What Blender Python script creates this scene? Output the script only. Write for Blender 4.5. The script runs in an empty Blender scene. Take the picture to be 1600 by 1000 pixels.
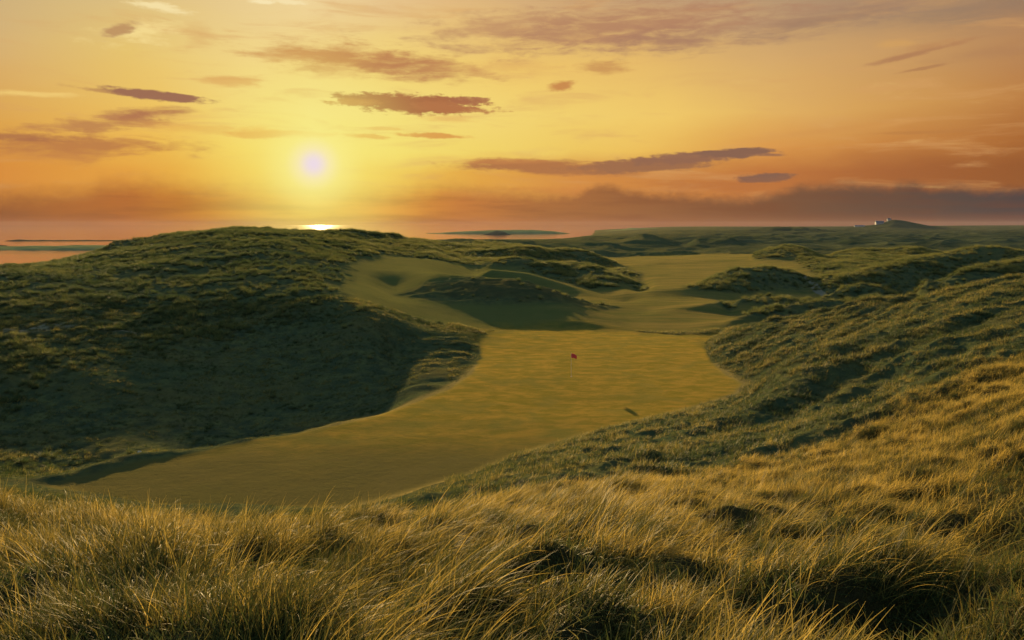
import bpy, math, random
import numpy as np
random.seed(7)
rng = np.random.default_rng(11)
sc = bpy.context.scene
col = sc.collection
F = 1244.0            # focal length in 1600-wide photo pixels (28 mm on a 36 mm sensor)
HZ = 351.0            # horizon row
EXPO = 1.7
SEA = -30.0           # the camera is the origin of heights
SUN_AZ, SUN_EL = math.radians(-13.5), math.radians(8.0)

# ------------------------------------------------------------------ helpers
def link(o, kind=None, label=None, cat=None, group=None, parent=None):
    col.objects.link(o)
    if kind: o['kind'] = kind
    if label: o['label'] = label
    if cat: o['category'] = cat
    if group: o['group'] = group
    if parent: o.parent = parent
    return o

def mesh_np(name, V, Q, mat=None, smooth=True):
    """V (n,3), Q (m,4) or (m,3)"""
    me = bpy.data.meshes.new(name)
    V = np.ascontiguousarray(V, dtype=np.float32); Q = np.ascontiguousarray(Q, dtype=np.int32)
    k = Q.shape[1]
    me.vertices.add(len(V)); me.vertices.foreach_set('co', V.ravel())
    me.loops.add(Q.size); me.loops.foreach_set('vertex_index', Q.ravel())
    me.polygons.add(len(Q))
    me.polygons.foreach_set('loop_start', np.arange(0, Q.size, k, dtype=np.int32))
    me.polygons.foreach_set('loop_total', np.full(len(Q), k, dtype=np.int32))
    me.polygons.foreach_set('use_smooth', np.full(len(Q), smooth, dtype=bool))
    me.update(calc_edges=True)
    if mat: me.materials.append(mat)
    return me

def fattr(me, name, data):
    a = me.attributes.new(name, 'FLOAT', 'POINT'); a.data.foreach_set('value', np.ascontiguousarray(data, dtype=np.float32))
def vattr(me, name, data):
    a = me.attributes.new(name, 'FLOAT_VECTOR', 'POINT'); a.data.foreach_set('vector', np.ascontiguousarray(data, dtype=np.float32).ravel())

def smooth(a, b, x):
    t = np.clip((x - a) / (b - a), 0, 1); return t * t * (3 - 2 * t)

def _h(ix, iy, seed):
    n = (ix * 374761393 + iy * 668265263 + seed * 974634777) & 0xffffffff
    n = ((n ^ (n >> 13)) * 1274126177) & 0xffffffff
    n = ((n ^ (n >> 16)) * 2246822519) & 0xffffffff
    return (n ^ (n >> 15)) & 0xffffffff
def gnoise(x, y, seed=0):
    x = np.asarray(x, dtype=np.float64); y = np.asarray(y, dtype=np.float64)
    x0 = np.floor(x); y0 = np.floor(y); fx = x - x0; fy = y - y0
    ix = x0.astype(np.int64); iy = y0.astype(np.int64)
    ux = fx**3 * (fx * (fx * 6 - 15) + 10); uy = fy**3 * (fy * (fy * 6 - 15) + 10)
    def g(i, j, dx, dy):
        a = _h(i, j, seed) * (2 * np.pi / 4294967296.0)
        return np.cos(a) * dx + np.sin(a) * dy
    n00 = g(ix, iy, fx, fy); n10 = g(ix + 1, iy, fx - 1, fy)
    n01 = g(ix, iy + 1, fx, fy - 1); n11 = g(ix + 1, iy + 1, fx - 1, fy - 1)
    return 1.5 * ((n00 * (1 - ux) + n10 * ux) * (1 - uy) + (n01 * (1 - ux) + n11 * ux) * uy)

# ------------------------------------------------------------------ shape of the land
# survey points: bearing (as photo column), sight line (as photo row), distance in metres
CP = {
 -1500: [(1720,2),(1100,5),(900,8),(760,13),(720,30),(700,48),(640,60),(560,73),(480,96),(440,120),(415,165),(440,230),(425,550)],
 -450: [(1720,2),(1010,5),(860,8),(765,11.5),(770,22),(752,40),(700,52),(640,60),(560,73),(480,96),(440,120),(408,165),(430,230),(420,550)],
 0:   [(1720,2),(1000,5),(890,7.3),(818,10.5),(812,14),(795,24),(756,42),(747,44.8),(742,49.5),(712,55),(680,60),(640,65),(600,69.5),(560,77),(520,87),(480,100),(440,121),(405,165),(424,230),(440,340),(420,560)],
 100: [(905,7.2),(838,10.5),(828,15),(805,26)],
 150: [(725,47.3),(740,51),(712,56),(680,60.5),(640,66),(600,70.5),(560,79),(520,89),(480,102),(440,123),(400,170),(384,215),(400,290),(430,420)],
 250: [(1720,2),(1000,5),(910,7.2),(860,10.5),(848,14),(828,23),(803,36)],
 300: [(702,50),(716,54),(698,58.5),(672,62.5),(640,68),(600,74),(560,82),(520,91),(480,103),(440,122),(400,150),(375,195),(361,240),(375,310),(430,420)],
 450: [(1720,2),(1000,5),(915,7.2),(870,10),(850,14),(828,24),(803,36),(690,59),(668,63),(640,68.5),(600,75.5),(560,83),(520,90.5),(480,101),(440,120),(400,150),(370,195),(357,245),(364,300),(410,450)],
 600: [(1720,2),(1000,5),(910,7.2),(868,10),(842,14),(818,23),(797,33),(778,40.5),(648,62),(626,67.5),(596,75.5),(563,82),(528,87.5),(500,93),(486,98),(468,112),(440,138),(412,168),(388,215),(369,290),(385,380),(395,600),(385,1150),(376,1800),(372,2600),(366,3600)],
 680: [(432,150),(408,200),(392,260),(379,330),(384,480),(381,800),(378,1050),(375,1350),(374.5,1750),(373,2400),(367,3400)],
 820: [(424,195),(407,245),(393,300),(382,370),(382,520),(376.5,850),(376,1100),(374,1400),(374.5,1800),(372,2400),(366,3400)],
 870: [(374,850),(374,1100),(373.5,1400),(374,1800),(370,2400),(364,3600)],
 750: [(1720,2),(1000,5),(908,7.2),(864,10),(832,14),(798,23),(768,32),(735,44.5),(594,72),(580,77),(545,90),(522,100),(512,108),(495,121),(470,147),(445,172),(424,198),(406,242),(391,295),(380,350),(384,500),(377,800),(376,1100),(374.2,1400),(374.5,1800),(373,2400),(366,3600)],
 900: [(1720,2),(1000,5),(900,7.5),(850,10),(802,15),(762,25),(722,38),(682,52.6),(513,107.5),(490,125),(460,160),(440,195),(420,250),(400,345),(390,430),(380,560),(374,850),(372.5,1300),(371.5,1800),(369,2300),(364.5,3200),(361,4500)],
 1050:[(1720,2),(1000,5.1),(900,7.8),(850,10.6),(802,15.5),(756,25),(705,37),(664,48),(645,59),(525,101),(490,124),(460,160),(440,195),(420,250),(402,345),(392,430),(380,560),(370,900),(362,1700),(357,2800),(354.5,4200),(356,5200)],
 1160:[(1720,2),(1000,5.3),(900,8.5),(850,12),(800,17),(750,26),(700,37),(650,51),(606,68),(560,79),(516,95),(520,104)],
 1200:[(508,93),(524,104),(500,124),(478,148),(462,170),(436,205),(410,275),(395,370),(380,580),(370,900),(360,2000),(354.5,4200),(356,5200)],
 1350:[(1720,2),(1000,5.3),(900,8.2),(850,11),(800,14.5),(750,20),(700,28),(650,37),(600,48),(550,62),(510,76),(477,87),(514,103),(500,125),(482,148),(470,165),(440,195),(416,235),(396,330),(380,560),(370,900),(360,2000),(354,4200),(356,5200)],
 1500:[(1720,2),(1000,5.3),(900,7.7),(850,9.8),(800,12.5),(750,16.5),(700,21),(650,28),(600,35),(550,46),(500,60),(455,80),(500,104),(482,130),(468,155),(418,240),(390,400),(378,620),(370,950),(360,2100),(353,4500),(355,5300)],
 1600:[(1720,2),(1000,5.2),(900,7.3),(850,9),(800,11.2),(750,14),(700,18),(650,23),(600,30),(550,40),(500,52),(470,62),(440,76),(470,98),(455,130),(412,240),(389,400),(378,620),(369,950),(359,2100),(352.5,4500),(355,5300)],
 2100:[(1720,2),(1000,5),(850,8),(700,14.5),(600,24),(500,40),(440,58),(405,76),(425,105),(420,140),(395,240),(385,400),(376,620),(367,950),(358,2100),(352,4500),(355,5300)],
 3100:[(1720,2),(950,5),(800,8),(650,14.5),(560,24),(480,40),(430,58),(400,76),(415,105),(410,140),(390,240),(380,400),(372,620),(365,950),(357,2100),(352,4500),(355,5300)],
}
pts = [(px, D, (HZ - py - (6.5 * float(smooth(115, 165, D) * (1 - smooth(300, 380, D)) * smooth(700, 560, px)) + (6 if px < 200 and 130 < D < 300 else 0))) * D / F) for px, l in CP.items() for (py, D) in l]
for (px, py, D) in [(200,711,48.6),(380,687,51.8),(420,684,52.4),(500,671,54.4),(560,658.5,56.7),(640,635,61.5),(700,611,67.2),
                    (520,664,62),(540,640,67),(380,700,57.5),
                    (745,522,99),(700,509,103),(660,498,106),(620,488,103),(640,606,69),(680,560,83.5),(715,543,89),(640,574,79),(700,585,75),(610,560,84),(820,700,49.5),(740,735,45),(640,766,41),(540,789,39.3)]:
    pts.append((px, D, (HZ - py) * D / F))
P = np.array(pts)
EX = 0.75
KU, KV, CC = 1 / 230.0, 2.2, 0.12
cu = np.arctan((P[:, 0] - 800) / F) * F * KU; cv = np.log(P[:, 1]) * KV
q = P[:, 2] / P[:, 1] ** EX
A_ = np.sqrt((cu[:, None] - cu[None]) ** 2 + (cv[:, None] - cv[None]) ** 2 + CC * CC)
n_ = len(P)
M_ = np.zeros((n_ + 1, n_ + 1)); M_[:n_, :n_] = A_; M_[:n_, n_] = 1; M_[n_, :n_] = 1
W = np.linalg.solve(M_, np.append(q, 0))

def base_z(px, D):
    px = np.asarray(px, float).ravel(); D = np.asarray(D, float).ravel()
    u = np.arctan((px - 800) / F) * F * KU; v = np.log(D) * KV; out = np.empty(len(px))
    for i in range(0, len(px), 20000):
        s = slice(i, i + 20000)
        out[s] = np.sqrt((u[s, None] - cu[None]) ** 2 + (v[s, None] - cv[None]) ** 2 + CC * CC) @ W[:n_] + W[n_]
    return out * D ** EX

# ridges and mounds standing on that land: crest line, steepness near / far (in log distance)
RIDGES = [
 ([(620,450,145),(660,436,146),(700,430,146),(745,428.5,145),(800,435,143),(850,451,138),(890,468,132),(935,486,124),(985,503,115)], .175, .075, 34),
 ([(770,422,176),(830,429,173),(880,443,167),(930,462,158),(975,474,150)], .035, .06, 25),
 ([(845,424,212),(880,415,212),(920,414,208),(950,424,203),(975,441,196),(1000,460,186)], .10, .10, 14),
 ([(855,396,295),(880,391,292),(910,393,288),(940,404,280),(955,410,276)], .06, .08, 14),
 ([(775,412,205),(800,405,205),(830,408,203),(860,412,200)], .04, .07, 18),
 ([(700,398,260),(750,393,262),(800,389,265),(840,393,262)], .05, .09, 22),
 ([(950,410,283),(1020,409,284),(1100,408,286),(1200,404,292),(1240,404,295)], .045, .16, 20),
 ([(985,458,160),(1040,452,163),(1100,448,166),(1160,450,167)], .04, .08, 26),
 ([(1010,488,128),(1080,478,133),(1150,470,138)], .03, .07, 26),
 ([(880,384,420),(910,380,430),(950,384,425)], .06, .10, 18),
 ([(950,388,500),(975,380,505),(1005,370.5,510),(1030,375,505),(1062,388,500)], .09, .12, 16),
 ([(1074,389,470),(1090,380,472),(1120,377.5,475),(1145,379,475),(1165,388,470)], .06, .10, 14),
 ([(1100,442,182),(1120,430,184),(1150,423,186),(1195,422,188),(1235,429,186),(1270,444,182)], .08, .09, 14),
 ([(1170,404,296),(1200,392,300),(1235,387,302),(1268,394,300),(1292,408,296)], .09, .10, 14),
 ([(1140,482,138),(1170,466,140),(1200,460,141),(1235,464,140),(1262,476,138)], .05, .06, 14),
 ([(1120,506,112),(1180,490,116),(1250,478,118),(1320,468,119),(1390,461,120),(1440,466,120)], .045, .05, 30),
 ([(1270,470,143),(1310,456,144),(1345,448,145),(1372,454,144),(1400,466,142)], .04, .05, 14),
 ([(1296,440,176),(1330,430,178),(1380,418,182),(1430,405,186),(1470,396,190),(1500,389,192),(1550,387,192),(1600,396,190),(1700,402,188),(1900,400,188)], .085, .12, 18),
 ([(1280,404,325),(1335,396,330),(1385,391,335),(1420,386,336),(1450,393,334),(1480,398,330)], .08, .10, 20),
 ([(1300,392,420),(1350,386,430),(1400,384,430),(1460,384,425)], .06, .08, 30),
 ([(1455,446,118),(1490,428,122),(1530,415,126),(1570,407,128),(1620,399,130),(1750,396,132)], .10, .10, 20),
 ([(1490,460,79),(1515,450,79),(1550,445,79),(1600,436,78),(1700,425,78)], .05, .05, 16),
 ([(430,472,101),(480,462,104),(520,459,107),(560,468,106),(590,480,103)], .07, .10, 30),
 ([(180,378,232),(225,372,238),(275,366,240),(315,366,240)], .05, .08, 20),
 ([(335,363,235),(355,359.5,236),(380,358.5,236),(410,362,236)], .05, .08, 16),
 ([(520,365,270),(550,362,280),(585,364,290),(618,369,300)], .05, .06, 12),
 ([(1310,357,2350),(1350,353.5,2380),(1380,349.5,2400),(1392,343,2400),(1412,345,2400),(1432,349.5,2400),(1455,354,2400)], .07, .06, 26),
 ([(1150,362,1500),(1185,358,1520),(1210,356,1520),(1250,357,1500)], .08, .08, 40),
 ([(1100,524,97),(1150,514,96),(1200,506.5,94),(1280,488,90),(1350,475,87),(1420,466,84)], .025, .035, 24),
 ([(1250,560,55),(1350,532,56),(1450,505,57),(1540,478,60)], .10, .12, 60),
 ([(1080,668,46),(1200,620,47),(1330,575,49),(1450,545,48)], .07, .09, 50),
 ([(1170,700,33),(1300,655,34),(1420,620,34),(1560,590,33)], .08, .10, 60),
]
feats = []
HOLLOWS = [((px - 800) / F * D, D, rx, ry, dp) for px, D, rx, ry, dp in [(900,6.7,1.45,.75,.85),(1120,6.5,.7,.4,.4),(640,6.2,.9,.45,.5),(470,5.9,.8,.45,.5),(1330,8.3,1.4,.7,.6),(1400,5.9,.9,.55,.7),(620,6.6,.8,.4,.3),
    (120,8.2,.9,.5,.22),(1460,12.5,1.9,1.1,.65),(1290,13.5,1.2,.9,.45),(1560,10,.9,.7,.4),(40,5.7,.5,.3,.25),(330,7.8,.7,.3,.2),(420,5.4,.5,.3,.25),(800,8.6,1.0,.4,.3),(1150,10.2,.8,.5,.35)]]
def sample_feat(ft, px, D):
    xs, zs, ds, wn, wf, tp = ft
    xx = np.linspace(xs[0], xs[-1], 121); kk = np.exp(-np.linspace(-2, 2, 25) ** 2); kk /= kk.sum()
    sm = lambda v: np.convolve(np.pad(np.interp(xx, xs, v), 12, mode='edge'), kk, mode='valid')
    dc = np.interp(px, xx, sm(ds)); am = np.interp(px, xx, sm(zs))
    edge = np.maximum(np.maximum(xs[0] - px, px - xs[-1]), 0)
    v = np.log(D / dc)
    w = np.where(v < 0, wn, wf)
    return am * np.exp(-(v / w) ** 2) * np.exp(-(edge / tp) ** 2)
def shape_z(px, D):
    z = base_z(px, D)
    for ft in feats: z = z + sample_feat(ft, px, D)
    return z
for pl, wn, wf, tp in RIDGES:
    a = np.array(pl, float)
    zb = shape_z(a[:, 0], a[:, 2])
    feats.append((a[:, 0], (HZ - a[:, 1]) * a[:, 2] / F - zb, a[:, 2], wn, wf, tp))

def to_xy(px, D): return (np.asarray(px, float) - 800) / F * D
GZ = -14.0
def plane_poly(l, z):
    return np.array([((px - 800) / F * (-z * F / (py - HZ)), -z * F / (py - HZ)) for px, py in l])
GREEN = plane_poly([(66,753),(120,741),(200,722),(330,700),(420,683),(500,670),(560,657),(640,632),(700,608),(735,584),(752,556),(748,532),
    (765,519),(800,513),(900,512),(1000,518),(1060,523),(1125,524),(1098,538),(1108,562),(1135,585),(1162,600),(1148,616),(1080,636),(1000,656),(900,682),
    (830,702),(740,735),(640,765),(540,788),(400,795),(250,791),(150,778),(90,762)], GZ)
LAWN = np.array([(to_xy(px, D), D) for px, D in [(748,98),(700,97),(640,97),(590,98),(545,102),(525,115),(545,160),(600,200),(680,208),(760,204),(840,190),(900,172),
    (960,172),(1000,195),(1000,225),(960,270),(925,315),(940,345),(1000,362),(1100,372),(1180,352),(1215,320),(1240,280),(1270,215),(1262,190),(1290,165),(1330,150),(1320,128),(1250,110),(1140,104),(1050,104),(900,109),(800,108)]])
def sdist(poly, x, y):
    """signed distance, positive inside"""
    n = len(poly); d2 = np.full(x.shape, 1e18); ins = np.zeros(x.shape, bool)
    for i in range(n):
        ax, ay = poly[i]; bx, by = poly[(i + 1) % n]
        ex, ey = bx - ax, by - ay
        t = np.clip(((x - ax) * ex + (y - ay) * ey) / (ex * ex + ey * ey), 0, 1)
        d2 = np.minimum(d2, (x - ax - t * ex) ** 2 + (y - ay - t * ey) ** 2)
        c = (ay > y) != (by > y)
        xi = ax + (y - ay) * ex / (ey if abs(ey) > 1e-9 else 1e-9)
        ins ^= c & (x < xi)
    return np.where(ins, 1, -1) * np.sqrt(d2)

def zones(px, D):
    """mown green, mown fairway, tall foreground grass, all 0..1"""
    x = to_xy(px, D)
    g = np.full(px.shape, -50.0); l = np.full(px.shape, -50.0)
    m = (D > 30) & (D < 120) & (px > -50) & (px < 1300); g[m] = sdist(GREEN, x[m], D[m])
    m = (D > 95) & (D < 460) & (px > 450) & (px < 1300); l[m] = sdist(LAWN, x[m], D[m])
    wob = gnoise(x / 2.2, D / 2.2, 5) * .25
    gw = 6.5 * smooth(88, 100, D); green = smooth(-.25 - gw, .35 + .6 * gw, g + wob * (1 + gw))
    lawn = smooth(-3.5, 3.0, l + 6 * wob * np.clip(D / 150, .5, 3)) * (1 - .9 * smooth(1.15, .75, np.hypot((x + 1) / 19, (D - 133) / 12)))
    hump = np.zeros(px.shape)
    for ft in feats[2:]: hump = hump + np.abs(sample_feat(ft, px, D))
    lawn = lawn * (1 - smooth(.7, 1.5, hump + gnoise(x / 4, D / 4, 55) * .3))
    # tall grass grows on the near dune and down its right flank
    lim = np.interp(px, [-1500, 0, 450, 700, 900, 1050, 1200, 1350, 1500, 1600, 2200, 3000], [18, 15, 16, 18.5, 22, 25.5, 28, 31, 35, 38, 42, 42])
    tall = 1 - smooth(.85, 1.1, D / lim + gnoise(x / 3, D / 3, 9) * .12)
    return g, l, green, lawn, tall

def land(px, D, full=False):
    px = np.asarray(px, float).ravel(); D = np.asarray(D, float).ravel()
    x = to_xy(px, D); z = shape_z(px, D); calm = 1 - .75 * smooth(500, 750, D) * smooth(540, 590, px) * smooth(920, 870, px)
    g, l, green, lawn, tall = zones(px, D)
    # the putting surface is a gentle shelf
    gz = GZ - .012 * np.clip(57 - D, 0, 30) + .10 * gnoise(x / 16, D / 16, 21) + .03 * gnoise(x / 5, D / 5, 22)
    k = smooth(-2.2, 1.0, g); z = z * (1 - k) + gz * k
    rough = (1 - smooth(-7, -1.2, g) * .96) * (1 - .92 * lawn)
    fade = lambda w: smooth(0.0, 1.0, np.clip(w / (D * .012), 0, 1))      # no detail finer than a couple of pixels far away
    n = np.zeros_like(z)
    far = smooth(150, 700, D)
    n += (1 - 2 * np.abs(gnoise(x / 62, D / 75, 31))) * 1.5 * calm * far * (1 - .45 * smooth(1500, 3000, D)) * rough * (1 - .8 * smooth(1100, 1500, D) * (px < 930))
    n += (1 - 2 * np.abs(gnoise(x / 26 + 7, D / 34, 30))) * 1.5 * calm * smooth(190, 480, D) * (1 - .8 * smooth(1500, 2600, D)) * rough
    n += calm * gnoise(x / 19, D / 28, 32) * (.05 + .85 * smooth(60, 200, D) * (1 - .55 * smooth(900, 2000, D))) * rough
    rid = lambda a, b, s: 1 - 2 * np.abs(gnoise(a, b, s))
    bowl = smooth(0, 1, 1 - np.clip(1.25 * np.hypot((x + 17 - (D - 64) * .25) / 34, (D - 76) / 30) - .25, 0, 1))      # the smooth hollow left of the green
    rg = rough * (1 - .88 * smooth(0, .5, bowl))
    n += rid(x / 7.5 + .3 * gnoise(x / 9, D / 9, 40), D / 6.5, 33) * (.10 + .16 * smooth(60, 110, D)) * rg * fade(7)
    n += rid(x / 3.2, D / 2.8, 34) * (.10 + .06 * smooth(40, 110, D)) * rg * fade(3)
    n += gnoise(x / 1.5, D / 1.3, 35) * .19 * rg * fade(1.4)
    n += gnoise(x / .6, D / .55, 36) * .08 * rg * fade(.6)
    n += gnoise(x / .25, D / .25, 37) * .025 * rg * fade(.25)
    # deep tussocks in the tall grass by the camera
    n += tall * (1 - .6 * smooth(11, 20, D)) * ((1 - 2.2 * np.abs(gnoise(x / 2.3 + .4, D / 1.9, 38))) * .24 * smooth(-6, 2, x) + (1 - 2.2 * np.abs(gnoise(x / 1.2, D / .9, 46))) * .14 + gnoise(x / 1.3, D / 1.0, 39) * .22 - .10 - .10 * smooth(12, 8, D))
    for hx, hy, rx, ry, dp in HOLLOWS: n -= dp * np.exp(-((x - hx) / rx) ** 2 - ((D - hy) / ry) ** 2)
    slope = smooth(560, 760, px) * smooth(14, 24, D) * (1 - smooth(85, 105, D)) * (1 - smooth(-2.5, 0, g)) * (1 - lawn)
    al = .88 * x + .47 * D; ac = -.47 * x + .88 * D
    n += slope * ((1 - 2.4 * np.abs(gnoise(al / 15, ac / 4.2, 61))) * .23 + gnoise(al / 4.5, ac / 1.6, 62) * .16)
    z = z + n * smooth(1.5, 4, D)
    # hollows beyond the crest where terrace shadow falls; small bank along the far edge of the green
    left = smooth(-2.2, -.9, g) * (1 - smooth(-.9, .2, g)) * (px < 640) * (D > 43.5) * smooth(640, 480, px)
    z = z + left * (.06 + .12 * gnoise(x / 1.3, D / 1.3, 44))
    if full: return x, z, g, l, green, lawn, tall, rough, bowl
    return z
def land_xy(x, y):
    x = np.asarray(x, float); y = np.asarray(y, float)
    return land(800 + F * x / y, y)

# ------------------------------------------------------------------ materials
def new_mat(name):
    m = bpy.data.materials.new(name); m.use_nodes = True
    nt = m.node_tree; nt.nodes.clear()
    return m, nt
class G:
    def __init__(s, nt): s.nt = nt
    def n(s, t, **kw):
        nd = s.nt.nodes.new(t)
        for k, v in kw.items():
            if k == 'ins':
                for kk, vv in v.items(): s.set(nd.inputs[kk], vv)
            else: setattr(nd, k, v)
        return nd
    def set(s, inp, v):
        if isinstance(v, bpy.types.NodeSocket): s.nt.links.new(v, inp)
        else: inp.default_value = v
    def math(s, op, a, b=0.0, c=0.0, clamp=False):
        nd = s.n('ShaderNodeMath', operation=op, use_clamp=clamp)
        s.set(nd.inputs[0], a); s.set(nd.inputs[1], b)
        if op in ('MULTIPLY_ADD',): s.set(nd.inputs[2], c)
        return nd.outputs[0]
    def mr(s, v, a, b, c=0.0, d=1.0, typ='SMOOTHSTEP'):
        nd = s.n('ShaderNodeMapRange', interpolation_type=typ)
        for i, k in enumerate((v, a, b, c, d)): s.set(nd.inputs[i], k)
        return nd.outputs[0]
    def mix(s, f, a, b, blend='MIX'):
        nd = s.n('ShaderNodeMix', data_type='RGBA', blend_type=blend, clamp_factor=True)
        s.set(nd.inputs[0], f); s.set(nd.inputs[6], a); s.set(nd.inputs[7], b)
        return nd.outputs[2]
    def noise(s, vec, scale, detail=4, rough=.5, dist=0.0, out=0):
        nd = s.n('ShaderNodeTexNoise', ins={'Vector': vec, 'Scale': scale, 'Detail': detail, 'Roughness': rough, 'Distortion': dist})
        return nd.outputs[out]
    def attr(s, name): return s.n('ShaderNodeAttribute', attribute_name=name)
    def scalev(s, vec, sx, sy, sz):
        nd = s.n('ShaderNodeVectorMath', operation='MULTIPLY'); s.set(nd.inputs[0], vec); nd.inputs[1].default_value = (sx, sy, sz)
        return nd.outputs[0]
def c4(*c): return (c[0], c[1], c[2], 1.0)

def mad_(a, b, c): return g_.math('MULTIPLY_ADD', a, b, c)
# land
m_land, nt = new_mat('dune_land'); g_ = G(nt)
pos = g_.n('ShaderNodeNewGeometry').outputs['Position']
flat = g_.scalev(pos, 1, 1, 0)
big = g_.noise(flat, .09, 5, .6); mid = g_.noise(flat, .7, 5, .65); fine = g_.noise(flat, 5.0, 4, .7)
blotch = g_.noise(g_.scalev(pos, 1, 1.0, 0), .22, 5, .6, .6)
rc = g_.mix(g_.mr(mid, .38, .66), c4(.022, .036, .020), c4(.066, .074, .026))
rc = g_.mix(g_.mr(big, .45, .68, 0, .6), rc, c4(.08, .065, .02))
rc = g_.mix(g_.mr(g_.noise(g_.scalev(pos, .5, 1, 0), .018, 7, .68), .42, .62, 0, .75), rc, c4(.024, .044, .020))
rc = g_.mix(g_.mr(fine, .5, .75, 0, .5), rc, c4(.10, .085, .028))
gc = g_.mix(g_.mr(g_.noise(g_.scalev(pos, .6, 1.0, 0), .8, 6, .65, .4), .36, .66), c4(.082, .070, .009), c4(.162, .102, .015))
gc = g_.mix(g_.mr(blotch, .46, .66, 0, .55), gc, c4(.060, .068, .015))
gc = g_.mix(g_.mr(g_.noise(flat, 9, 5, .8), .55, .8, 0, .5), gc, c4(.20, .135, .024))
lc = g_.mix(g_.mr(g_.noise(g_.scalev(pos, .25, 1, 0), .25, 6, .65, .5), .35, .65), c4(.048, .058, .016), c4(.115, .088, .024))
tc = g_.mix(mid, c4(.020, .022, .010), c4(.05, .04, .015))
sand = g_.mix(g_.mr(mid, .4, .6), c4(.32, .27, .20), c4(.24, .20, .14))
lc = g_.mix(g_.math('MULTIPLY', g_.attr('semi').outputs['Fac'], .85), lc, g_.mix(blotch, c4(.030, .052, .016), c4(.072, .078, .022)))
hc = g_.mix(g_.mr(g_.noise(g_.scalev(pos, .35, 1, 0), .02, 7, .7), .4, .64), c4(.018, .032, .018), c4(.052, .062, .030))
rc = g_.mix(g_.attr('far_right').outputs['Fac'], rc, hc)
gc = g_.mix(g_.math('MULTIPLY', g_.attr('near_dim').outputs['Fac'], .95), gc, g_.mix(blotch, c4(.026, .036, .012), c4(.062, .052, .018)))
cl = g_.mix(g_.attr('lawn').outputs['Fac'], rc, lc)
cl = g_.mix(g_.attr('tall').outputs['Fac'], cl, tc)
cl = g_.mix(g_.attr('green').outputs['Fac'], cl, gc)
cl = g_.mix(g_.math('MULTIPLY', g_.attr('fringe').outputs['Fac'], .75), cl, g_.mix(fine, c4(.12, .10, .028), c4(.30, .21, .06)))
cl = g_.mix(g_.math('MULTIPLY', g_.attr('sand').outputs['Fac'], g_.mr(mid, .42, .56)), cl, sand)
bh = g_.math('ADD', g_.math('MULTIPLY', g_.noise(flat, 2.2, 6, .75), .30), g_.math('MULTIPLY', g_.noise(flat, 14, 4, .8), .05))
bst = g_.math('MULTIPLY_ADD', g_.attr('green').outputs['Fac'], -.55, .85)
bump = g_.n('ShaderNodeBump', ins={'Strength': bst, 'Distance': 1.0, 'Height': bh})
bs = g_.n('ShaderNodeBsdfPrincipled', ins={'Base Color': cl, 'Roughness': .75, 'Normal': bump.outputs[0]})
bs.inputs['Specular IOR Level'].default_value = .0
g_.set(bs.inputs['Sheen Weight'], mad_(g_.math('MAXIMUM', g_.attr('green').outputs['Fac'], g_.attr('lawn').outputs['Fac']), .20, g_.math('MULTIPLY_ADD', g_.attr('far_right').outputs['Fac'], -.08, .12))); bs.inputs['Sheen Roughness'].default_value = .45
g_.set(bs.inputs['Sheen Tint'], g_.mix(.35, cl, c4(.5, .38, .11)))
out = g_.n('ShaderNodeOutputMaterial'); nt.links.new(bs.outputs[0], out.inputs[0])

def blade_mat(name, cols, trans=.35, rough=.45, spec=.4):
    m, nt = new_mat(name); g = G(nt)
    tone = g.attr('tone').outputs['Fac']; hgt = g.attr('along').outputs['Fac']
    oi = g.n('ShaderNodeAttribute', attribute_name='dry', attribute_type='INSTANCER').outputs['Fac']
    f = g.math('ADD', g.math('MULTIPLY', g.math('POWER', tone, 1.8), .6), g.math('MULTIPLY', oi, .6))
    r = g.n('ShaderNodeValToRGB'); e = r.color_ramp.elements
    e[0].position = .1; e[0].color = c4(*cols[0]); e[1].position = .95; e[1].color = c4(*cols[2])
    k = e.new(.5); k.color = c4(*cols[1])
    g.set(r.inputs[0], f)
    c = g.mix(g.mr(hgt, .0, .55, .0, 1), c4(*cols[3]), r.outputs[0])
    p = g.n('ShaderNodeBsdfPrincipled', ins={'Base Color': c, 'Roughness': rough})
    p.inputs['Specular IOR Level'].default_value = spec; p.inputs['Specular Tint'].default_value = (1, .72, .3, 1)
    t = g.n('ShaderNodeBsdfTranslucent', ins={'Color': c})
    mx = g.n('ShaderNodeMixShader', ins={0: trans}); nt.links.new(p.outputs[0], mx.inputs[1]); nt.links.new(t.outputs[0], mx.inputs[2])
    o = g.n('ShaderNodeOutputMaterial'); nt.links.new(mx.outputs[0], o.inputs[0])
    return m
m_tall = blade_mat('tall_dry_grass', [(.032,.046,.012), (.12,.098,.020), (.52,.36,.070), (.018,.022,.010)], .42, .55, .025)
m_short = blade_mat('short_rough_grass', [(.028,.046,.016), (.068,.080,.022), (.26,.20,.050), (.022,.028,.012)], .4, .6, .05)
m_marram = blade_mat('marram_grass', [(.030,.050,.018), (.066,.088,.024), (.22,.19,.050), (.024,.032,.015)], .4, .6, .05)

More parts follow.
